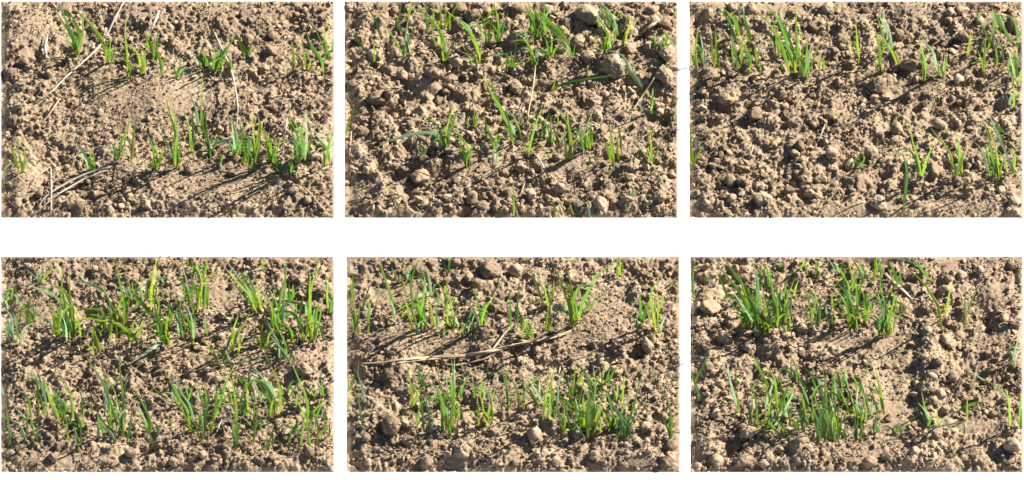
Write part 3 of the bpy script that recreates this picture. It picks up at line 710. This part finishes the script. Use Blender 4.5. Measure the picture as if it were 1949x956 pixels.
F1 *570,600 540,430 500,310 400,160; ^400,160 300,20; 545,420 520,280; 560,560 520,400
F1 *600,660 600,480 610,380; 600,450 590,300; ^605,380 600,230 580,130 535,30; 530,330 570,270; 620,180 650,100; ^665,300 665,170 660,60; *550,520 570,470; *590,600 580,480; 610,350 600,250
F1 *725,640 690,480 640,290; *735,620 700,490; 655,540 660,420 640,300; 700,520 680,400
F1 780,600 770,480 740,380 720,250; 720,250 700,60; *790,580 790,430 770,300; *790,560 840,430 890,290 930,190; 780,560 760,400
F1 *875,660 885,520; ^885,500 890,330; *910,360 950,230; 850,400 830,240; *800,380 800,260; 720,280 720,180
F1 *945,130 1000,80 1005,20; ^850,185 940,130; 800,120 795,50
F1 *1130,620 1130,490 1160,340; *1125,440 1090,300; ^1200,520 1180,390; 1135,560 1150,450
F1 *1230,660 1235,530; 1280,500 1260,420 1230,330; 1240,600 1250,500
F1 *1450,620 1430,480 1380,350; ^1380,350 1250,200; #1440,500 1400,430 1330,330; #1390,500 1330,450; ^1390,290 1290,280 1180,280; *1400,280 1350,180 1300,120; *1430,300 1420,180; ^1420,180 1390,60; 1440,380 1440,150; #1420,440 1360,300; 1400,420 1340,290; *1450,560 1460,400
F1 #1350,180 1330,20; ^1280,130 1210,30; ^1150,200 1200,230; #1310,500 1330,450
F1 1100,180 1115,40
F2 *15,650 0,530; *20,520 10,380 0,200; ^90,230 40,110 10,20; *30,480 0,380
F2 *90,600 100,500 150,390; 85,480 70,350 20,250; *90,500 90,300; #70,420 80,330
F2 *260,690 270,580 310,450; #260,680 230,500; ^230,500 210,400 160,350 90,310; *280,620 320,430 330,350; #200,600 260,480; 250,470 220,320; 220,320 210,250 240,130; *210,400 190,330; *340,490 360,330; ^320,350 270,300 200,250; *265,640 265,520
F2 *160,220 165,30; ^200,100 210,20; ^110,270 170,230; *110,260 130,200; 370,270 330,150 300,60
F2 *745,660 720,480; ^720,480 690,400 650,340; *650,340 620,290 590,250; ^590,250 520,180 440,110
F2 650,220 580,140 540,90 ; ^540,90 470,60 380,20
F2 *775,540 800,400 825,250
F2 *950,630 945,450 950,240; *955,530 1000,400 1050,300 1090,240; *950,630 930,550
F2 1436,100 1436,20; *1436,270 1436,200
F2 1330,950 1370,860 ; ^1370,860 1400,760 1436,690
F2 ^1370,325 1436,345
F3 120,330 90,240 50,150; ^50,150 20,30; 50,140 100,60; *100,60 140,0 160,-60
F3 *435,410 400,270 360,120; ^360,120 340,0 320,-50; *435,400 430,290 410,200; 420,180 410,60
F3 *605,540 585,310; ^585,310 540,180; *600,500 590,400
F3 *690,560 700,400 720,280; #690,560 770,470 870,380; ^660,360 710,230; 710,230 740,130; *740,300 720,240
F3 710,210 650,100 600,0 550,-110; 730,200 690,100
F3 850,630 830,560 ; ^830,560 740,430
F3 *770,440 765,250 740,100; ^740,100 700,20; 790,420 830,290 890,100; 820,250 800,160; *800,160 840,130; 780,180 750,80; *800,380 780,240
F3 895,540 870,430 850,330; *880,430 930,340; *900,260 920,170; ^910,130 890,0 900,-100; 860,300 870,200
F3 *1045,560 1010,380 960,220; ^1050,350 1010,240 960,130; #1070,230 1000,170 940,90; *1100,170 1060,90 1010,20; 1030,300 980,180
F3 *1180,640 1160,480 1110,330 1080,180; 1180,660 1180,480 1100,350; 1200,600 1200,400; ^1200,400 1190,200 1160,0; #1140,500 1090,400 1070,280; 1170,560 1130,420
F3 *1215,670 1230,520 1270,380; *1270,380 1280,300; 1200,550 1230,400 1220,240; ^1150,600 1090,540; *1250,480 1290,370; ^1280,330 1270,150 1240,70; 1210,620 1200,500; #1190,480 1150,330; *1190,300 1200,150
F3 1310,640 1290,500 1260,360; *1310,600 1330,460 1320,380; #1320,360 1290,180; 1410,460 1350,290 1300,200; ^1380,260 1370,130 1340,0; 1420,320 1380,200; #1320,180 1350,80 1360,0; 1240,130 1300,40; *1290,590 1280,460
F4 *45,640 45,480 10,370; *10,640 15,450; ^50,450 10,340 20,180; 20,280 45,180 15,60; *80,490 90,400 60,250
F4 *230,410 215,250 190,120; 190,120 170,0; ^200,260 150,210 60,180
F4 ^150,590 180,440
F4 85,80 100,0
F4 *315,590 400,520 540,440; 315,590 370,570 430,560
F4 *640,500 600,380; 600,380 570,230; ^620,430 580,370 530,320
F4 *705,540 705,430 700,370; ^740,490 800,430
F4 ~^940,490 850,505 780,525 640,525; 940,615 940,500
F4 965,470 965,370 965,260; ~850,410 930,370 1040,325 1150,325
F4 *1340,530 1330,350 1310,210; ^1320,300 1270,230 1200,180 ; ^1130,130 980,50; ^1330,390 1250,370; 1320,290 1250,210 1130,130
F4 1275,120 1270,40
F4 *1436,550 1390,450; #1432,500 1436,380; *1420,460 1432,230
"""
shoots = []     # root px, py, leaf point list, style, lying
WIDTH = {'':4.8,'#':4.7,'*':4.8,'^':4.9}
for li_, ln_ in enumerate(PLANTS.strip().splitlines()):
    tile, rest = ln_.split(' ',1); base = None
    for bl in rest.split(';'):
        bl = bl.strip(); lying = False; style = ''
        if bl[0] == '~': lying = True; bl = bl[1:]
        if bl[0] in '^*#': style = bl[0]; bl = bl[1:]
        P = pts(tile, bl)
        bi = plot_of(*P[0])
        if bi is None: bi = plot_of(min(max(P[0][0],PLOTS['abcdef'.index(tile[0].lower())][2]),PLOTS['abcdef'.index(tile[0].lower())][4]), P[0][1])
        if bi is None: bi = 'abcdef'.index(tile[0].lower())
        p = PLOTS[bi]
        P = [(min(max(q[0],p[2]+2),p[4]-2), min(max(q[1],p[3]+1),p[5]-2)) for q in P]
        if base is None: base = P[0]
        elif not lying and P[0] != base:
            dx, dv = P[0][0]-base[0], base[1]-P[0][1]
            if abs(dx) < 14 and 0 <= dv < 20: P = [base]+P
        shoots.append([bi, P[0][0], P[0][1], P, style, lying, li_])
# continuation leaves that begin where another ends: join them to one curved leaf rising from the soil
joined = []
for s in shoots:
    hit = None
    for t in joined:
        if t[6]==s[6] and t[0]==s[0] and not s[5] and not t[5] and math.hypot(t[3][-1][0]-s[3][0][0], t[3][-1][1]-s[3][0][1]) < 3.2 and t[3][0] != s[3][0] and len(t[3]) >= 2: hit = t; break
    if hit:
        hit[3] = hit[3]+s[3][1:]
        if s[4] == '^' and hit[4] == '': hit[4] = ''
    else: joined.append(s)
shoots = joined
# tillers: dense tufts carry more leaves than could be drawn one by one
rt = random.Random(77); extra = []
for s in shoots:
    bi, px, py, P, style, lying, _l = s
    h = py-min(q[1] for q in P)
    p = PLOTS[bi]
    if lying or h < 30 or (px-p[2] < 95 and bi in (1,2,4,5)) or p[5]-py < 62: continue
    want = [1.1,1.2,1.0,2.3,1.5,2.6][bi]
    if bi == 0 and (370 < px < 450 and py < 150 or px > 400 and py > 230): want = 2.0
    if bi == 5 and (px > 1722 or px < 1400): want = .15
    if bi == 1 and py < 130 and 960 < px < 1210: want = 2.0
    if bi == 4 and py > 760 and 1040 < px < 1230: want = 2.2
    sp_ = [9,12,11,17,14,15][bi]
    for _ in range(int(want+rt.random())):
        ox, oy = rt.uniform(-sp_,sp_), rt.uniform(-sp_*.5,sp_*.5); k = rt.uniform(.45,1.02); sw = rt.uniform(-.36,.22)
        kx = rt.uniform(.4,1.1); n = len(P)
        Q = [(min(max(px+ox+(q[0]-px)*k*kx+sw*(py-q[1])*k*(i/max(n-1,1)),p[2]+2),p[4]-2), min(max(py+oy+(q[1]-py)*k,p[3]+1),p[5]-2)) for i,q in enumerate(P)]
        if rt.random() < .34:                                # a leaf that bends over
            sd = rt.choice([-1,-1,1]); h2 = h*k*rt.uniform(.5,.85); x0, y0 = Q[0]; ln2 = rt.uniform(.3,.75)*h2+8
            Q = [(x0,y0),(x0+sd*3,y0-h2*.55),(x0+sd*(6+ln2*.25),y0-h2*.92),(x0+sd*(6+ln2*.65),y0-h2*rt.uniform(.85,1.0)),(x0+sd*(6+ln2),y0-h2*rt.uniform(.6,.9))]
            Q = [(min(max(a,p[2]+2),p[4]-2), min(max(c,p[3]+1),p[5]-2)) for a,c in Q]
        extra.append([bi,Q[0][0],Q[0][1],Q,rt.choice(['','#','*','','#','*','','^']),False,-1])
shoots += extra
def cluster(rad):
    par = list(range(len(shoots)))
    def f(i):
        while par[i] != i: par[i] = par[par[i]]; i = par[i]
        return i
    for i in range(len(shoots)):
        for j in range(i):
            a, c = shoots[i], shoots[j]
            if a[0]==c[0] and math.hypot(a[1]-c[1], (a[2]-c[2])*1.41) < rad: par[f(i)] = f(j)
    g = {}
    for i in range(len(shoots)): g.setdefault(f(i), []).append(shoots[i])
    return list(g.values())
rad = 7
while True:
    plants = cluster(rad)
    if len(plants) <= 300: break
    rad += 1
print('shoots', len(shoots), 'plants', len(plants), 'radius', rad)

def lift_leaf(bi, P, lying, lean, root):
    """turn a leaf's outline as drawn from the front into a standing leaf with its own lean in depth"""
    out = []
    if lying:
        n = len(P)
        for i,(px,py) in enumerate(P):
            x, y, z = on_soil(bi, px, py); zz = .004+.012*math.sin(math.pi*(i+.3)/(n+.6))
            x, y = ground_xy(px, py, z+zz); out.append(Vector((x,y,z+zz)))
        return out
    x0, y0, z0 = on_soil(bi, *P[0])
    for (px,py) in P:
        dv = (P[0][1]-py)*S
        dz = dv/(lean*SP+CP); 
        if dz < 0: dz *= .3
        z = z0+dz; x, y = ground_xy(px, py, z); out.append(Vector((x, y, z)))
    for q in out[1:]:
        g = float(H(bi, np.float64(q.x), np.float64(q.y)))
        if q.z < g+.004:
            d = g+.004-q.z; q.z += d; q.y -= d*CP/SP
    out[0].z -= .003
    return out
MI = {'':0,'#':1,'*':2,'^':3}
rp = random.Random(21)
ordw = ['leftmost','second','third','fourth','fifth','sixth','seventh','eighth','ninth','tenth','eleventh','twelfth','thirteenth','fourteenth','fifteenth','sixteenth','seventeenth','eighteenth','nineteenth','twentieth']
info = []
for g in plants:
    front = max(g, key=lambda s: s[2]); hgt = max(max(s[3][0][1]-q[1] for q in s[3]) for s in g)
    info.append((g, front, hgt))
def band(bi, py):
    p = PLOTS[bi]; return min(int((py-p[3])/(p[5]-p[3])*5), 4)
bandw = ['along the back edge','in the back row','across the middle','in the front row','along the front edge']
rows = {}
for e in info: rows.setdefault((e[1][0], band(e[1][0], e[1][2])), []).append(e)
for lst in rows.values(): lst.sort(key=lambda e: e[1][1])
nums = {1:'one leaf',2:'two leaves',3:'three leaves',4:'four leaves',5:'five leaves',6:'six leaves',7:'seven leaves'}
for e in info:
    g, front, hgt = e; bi = front[0]
    x, y, z = on_soil(bi, front[1], front[2])
    o = bpy.data.objects.new('wheat_seedling', None); C.objects.link(o); o.empty_display_size = .01
    loc = Vector((x,y,z)); o.location = loc
    lst = rows[(bi, band(bi, front[2]))]; r = next(i for i,q in enumerate(lst) if q is e); nr = len(lst)
    if r < (nr+1)//2: pos = 'leftmost' if r == 0 else ordw[r]+' from left'
    else: pos = 'rightmost' if r == nr-1 else ordw[nr-1-r]+' from right'
    size = 'tall' if hgt > 85 else 'short' if hgt < 35 else 'green'
    lw = nums.get(len(g), 'many leaves')
    tag(o, f'{size} wheat seedling with {lw}, {pos} {bandw[band(bi,front[2])]}, {PLOTS[bi][1]}', 'wheat seedling', 'wheat seedlings growing in the soil plots')
    for (b2, rx, ry, P, style, lying, _l) in g:
        lean = rp.uniform(.3,.6) if (bi in (1,2,4,5) and rx-PLOTS[bi][2] < 60) or PLOTS[bi][5]-ry < 75 else rp.uniform(-.38,.3)
        Q = [q-loc for q in lift_leaf(bi, P, lying, lean, None)]
        Q = catmull(Q, 14)
        length = sum((Q[i+1]-Q[i]).length for i in range(14))
        wd = WIDTH[style]*rp.uniform(.85,1.25)*S
        if length < .04: wd *= .75
        if length > .13: wd *= 1.15
        if max(q[0] for q in P)-min(q[0] for q in P) > 52: wd *= 1.45
        face = (rp.uniform(-.5,.5), -1, rp.uniform(.1,.7))
        me = ribbon(Q, wd, rp.uniform(.05,.2), face, rp.uniform(-.6,.6), M_LEAF[MI[style] if rp.random() < .85 else rp.choice([0,1,2,3])])
        link('leaf', me, o)

# ------------------------------------------------------------------ straw, stalks and other litter: tile | colour | width | lift mm | label | path
LITTER = [
 ('A1','white',4.2,6,'long pale straw slanting down the back left of the top left plot','1070,18 990,170 930,300 880,380 750,510 580,660 450,790 340,870'),
 ('A1','white',5.6,14,'short thick white straw stub behind the seedlings of the top left plot','1380,90 1345,180 1310,270'),
 ('A1','white',7.0,2,'flat pale husk lying at the left of the top left plot','415,290 392,400 405,520'),
 ('A1','gold',3.2,3,'short golden straw at the left of the top left plot','520,850 440,970 360,1085'),
 ('A2','white',3.8,22,'bent pale stalk arching down through the middle of the top left plot','400,280 450,390 520,540 570,700 600,900 602,1000 590,1150'),
 ('A4','grey',4.0,8,'greyish straw behind the front seedlings of the top left plot','560,225 470,260 350,310 290,340'),
 ('A3','grey',5.0,10,'frayed grey straw, upper of the pair at the front left of the top left plot','960,490 760,545 560,640 400,745 330,840'),
 ('A3','white',4.2,9,'long white straw, lower of the pair at the front left of the top left plot','930,515 740,590 600,670 450,770 278,922'),
 ('A3','white',3.2,12,'thin upright pale stalk at the front edge of the top left plot','440,490 445,700 440,920'),
 ('A3','gold',2.4,5,'bent thin straw left of the upright pale stalk in the top left plot','435,490 350,550 300,600 275,690'),
 ('A3','grey',2.8,4,'thin grey stem curving below the front seedlings of the top left plot','910,470 1010,450 1150,490 1290,530 1457,520 1520,490'),
 ('A3','gold',2.4,4,'short slanting straw right of the leftmost seedling in the top left plot','185,265 240,330 315,390'),
 ('A4','gold',3.0,3,'pale straw at the front right corner of the top left plot','1170,660 1250,740 1340,850 1412,915'),
 ('A4','white',2.4,18,'thin upright straw among the front right seedlings of the top left plot','1030,60 1022,140 1010,230'),
 ('A1','brown',2.0,3,'thin reddish root at the back left of the top left plot','50,410 110,445 170,490'),
 ('A3','white',2.4,6,'pale looped fibre at the left edge of the top left plot','12,135 50,90 100,65 165,70 180,110'),
 ('B2','gold',3.0,8,'thin dry stalk hanging down the middle of the top middle plot','225,570 210,700 190,830 165,960 155,1090'),
 ('B2','gold',7.0,6,'thick straw between clods at the back right of the top middle plot','1300,170 1200,240 1130,300'),
 ('B1','brown',2.0,4,'thin brown root below the back seedlings of the top middle plot','900,370 1000,430 1150,510 1380,690'),
 ('B2','green',3.2,12,'dry greenish stalk leaning at the right of the top middle plot','1330,560 1250,680 1165,810 1080,940 1010,1080'),
 ('B4','green',2.6,10,'thin greenish stem at the right of the top middle plot','1080,240 1160,370 1250,490 1370,700'),
 ('B3','gold',2.8,8,'short upright straw at the left edge of the top middle plot','85,180 78,280 70,380'),
 ('B4','white',3.8,4,'short white straw below the front seedlings of the top middle plot','210,370 260,430 320,545'),
 ('B4','gold',2.6,4,'short straw near the front edge of the top middle plot','130,630 90,750'),
 ('B1','gold',2.6,4,'short straw beside the largest clod of the top middle plot','780,430 840,510'),
 ('C3','white',2.4,5,'thin curved straw in the middle of the top right plot','1185,120 1160,190 1120,280'),
 ('C3','white',2.4,5,'tiny pale straw left of the centre in the top right plot','565,300 545,380'),
 ('C1','gold',2.2,4,'small straw right of the back seedlings in the top right plot','1415,510 1380,540 1340,555'),
 ('D4','white',2.6,6,'short pale straw among the front seedlings of the bottom left plot','465,470 440,530 420,580'),
 ('D3','brown',2.8,5,'brown dead stem at the front of the bottom left plot','610,600 670,690 740,830'),
 ('X1','gold',6.4,5,'long golden straw, upper one of the bundle in the bottom middle plot','170,600 400,590 700,550 1000,525 1300,515 1550,490 1780,450 1949,400 2200,340 2400,310 2600,265 2780,190'),
 ('X1','gold',5.6,4,'pale straw, lower one of the bundle in the bottom middle plot','1200,600 1350,620 1500,590 1700,540 1860,440 2150,350 2250,335'),
 ('X2','gold',4.6,5,'straw branching upward from the bundle in the bottom middle plot','500,430 560,350 640,240 780,80'),
 ('X2','gold',5.6,5,'short straw behind the bundle in the bottom middle plot','640,285 850,310 950,330 1080,305'),
 ('X2','gold',5.0,4,'thin straw farthest back of the bundle in the bottom middle plot','690,235 850,240 1050,215'),
 ('X1','gold',5.4,4,'frayed strand along the underside of the golden bundle in the bottom middle plot','620,592 900,556 1200,536 1480,512 1720,478 1900,425 2080,385'),
 ('X1','gold',4.6,8,'thin golden strand on top of the golden bundle in the bottom middle plot','900,528 1150,508 1420,492 1640,462 1860,412 2120,350 2330,318'),
 ('X2','brown',3.6,6,'brown strand beside the fork of the bundle in the bottom middle plot','470,440 600,400 760,366 900,352'),
 ('X2','white',5.0,3,'pale husk right of the straw bundle in the bottom middle plot','1680,345 1750,325 1810,305'),
 ('X2','gold',5.0,4,'thin straw at the right end of the bundle in the bottom middle plot','1080,300 1300,250 1480,185'),
 ('F2','gold',8.0,3,'broad flat straw beside the back clump of the bottom right plot','255,165 340,250 420,320 490,385'),
 ('E4','white',3.0,10,'short pale straw behind the dense clump of the bottom middle plot','415,10 405,75'),
 ('F1','gold',2.4,4,'thin straw below the back clump of the bottom right plot','1260,715 1330,680 1400,630'),
]
for (tile, colr, wd, liftmm, label, path) in LITTER:
    P = pts(tile, path); bi = plot_of(*P[len(P)//2]); p = PLOTS[bi]; Q = []
    n = len(P)
    for i,(px,py) in enumerate(P):
        px = min(max(px,p[2]+2),p[4]-2); py = min(max(py,p[3]+2),p[5]-2)
        x, y, z = on_soil(bi, px, py); zz = z + wd*S*.5 + liftmm*.001*(.35+.65*math.sin(math.pi*(i+.5)/n)) + .002
        x, y = ground_xy(px, py, zz); Q.append(Vector((x,y,zz)))
    base = Q[0].copy(); Q = catmull([q-base for q in Q], max(10, n*4))
    husk = 'husk' in label
    me = tube(Q, wd*S, .35 if husk or 'flat' in label else .6, M_STRAW[colr], shape=(lambda u: math.sin(math.pi*min(max(u,.04),.97))**.7) if husk else None)
    nm = 'husk' if husk else 'root' if 'root' in label else 'fibre' if 'fibre' in label else 'dead_stem' if ('stem' in label or 'stalk' in label) else 'straw'
    o = link(nm, me); o.location = base
    tag(o, label, nm.replace('_',' '))

# ------------------------------------------------------------------ broad-leaved weed beside the straw of the bottom middle plot
m, nt_, b_ = new_mat('weed_leaf'); M_WEED = m
b_.inputs['Base Color'].default_value = (.22,.33,.13,1); b_.inputs['Roughness'].default_value = .5
def oval_leaf(c, ax, half_l, half_w, tilt):
    V = []; F = []; n = 8
    ax = Vector(ax).normalized(); sd_ = ax.cross(Vector(tilt)).normalized(); up = sd_.cross(ax)
    for i in range(n+1):
        u = -1+2*i/n; ww = half_w*math.sqrt(max(0,1-u*u))**.8+.0002
        q = Vector(c)+ax*half_l*u-up*half_l*.25*u*u
        V += [q-sd_*ww+up*ww*.25, q, q+sd_*ww+up*ww*.25]
    for i in range(n): a=i*3; F += [(a,a+1,a+4,a+3),(a+1,a+2,a+5,a+4)]
    return mesh_np('leaf', [v[:] for v in V], F, M_WEED, True)
x, y, z = on_soil(4, 1062, 596)
o = bpy.data.objects.new('weed', None); C.objects.link(o); o.location = (x,y,z); o.empty_display_size = .01
tag(o, 'small broad-leaved weed with pale round leaves among seedlings, bottom middle plot', 'weed')
for (px,py,hz,ax,hl,hw) in ((1057,587,.018,(.1,.3,1),.0095,.0058),(1075,587,.016,(1,.5,.25),.0085,.0052),(1060,609,.006,(.8,-.6,.15),.0075,.005)):
    xx, yy = ground_xy(px, py, z+hz); c = Vector((xx-x, yy-y, hz))
    link('leaf', oval_leaf(c, ax, hl, hw, (0,-.8,.6)), o)
    link('stem', tube(catmull([Vector((0,0,-.002)), c*.5+Vector((0,0,.003)), c], 6), .0016, 1, M_STRAW['green']), o)

# ------------------------------------------------------------------ fine chaff and bits of root strewn about: too small to count
V, F = [], []
rc = random.Random(5)
for bi, p in enumerate(PLOTS):
    for _ in range(70):
        px, py = rc.uniform(p[2]+10,p[4]-10), rc.uniform(p[3]+8,p[5]-10); x, y, z = on_soil(bi, px, py)
        a = rc.uniform(0,6.28); l = rc.uniform(.003,.009); wq = rc.uniform(.0004,.0010); d = Vector((math.cos(a),math.sin(a),rc.uniform(-.2,.4))); sd_ = Vector((-math.sin(a),math.cos(a),0)); c = Vector((x,y,z+.0045))
        k = len(V)
        V += [q[:] for q in (c-d*l-sd_*wq*.4, c-d*l+sd_*wq*.4, c+sd_*wq+Vector((0,0,.001)), c-sd_*wq+Vector((0,0,.001)), c+d*l+sd_*wq*.3, c+d*l-sd_*wq*.3)]
        F += [(k,k+3,k+2,k+1),(k+3,k+5,k+4,k+2)]
me = mesh_np('chaff', V, F, M_STRAW['gold']); me.uv_layers.new(name='UVMap')
tag(link('chaff', me), 'fine dry chaff and root bits scattered over the six plots', 'chaff', kind='stuff')
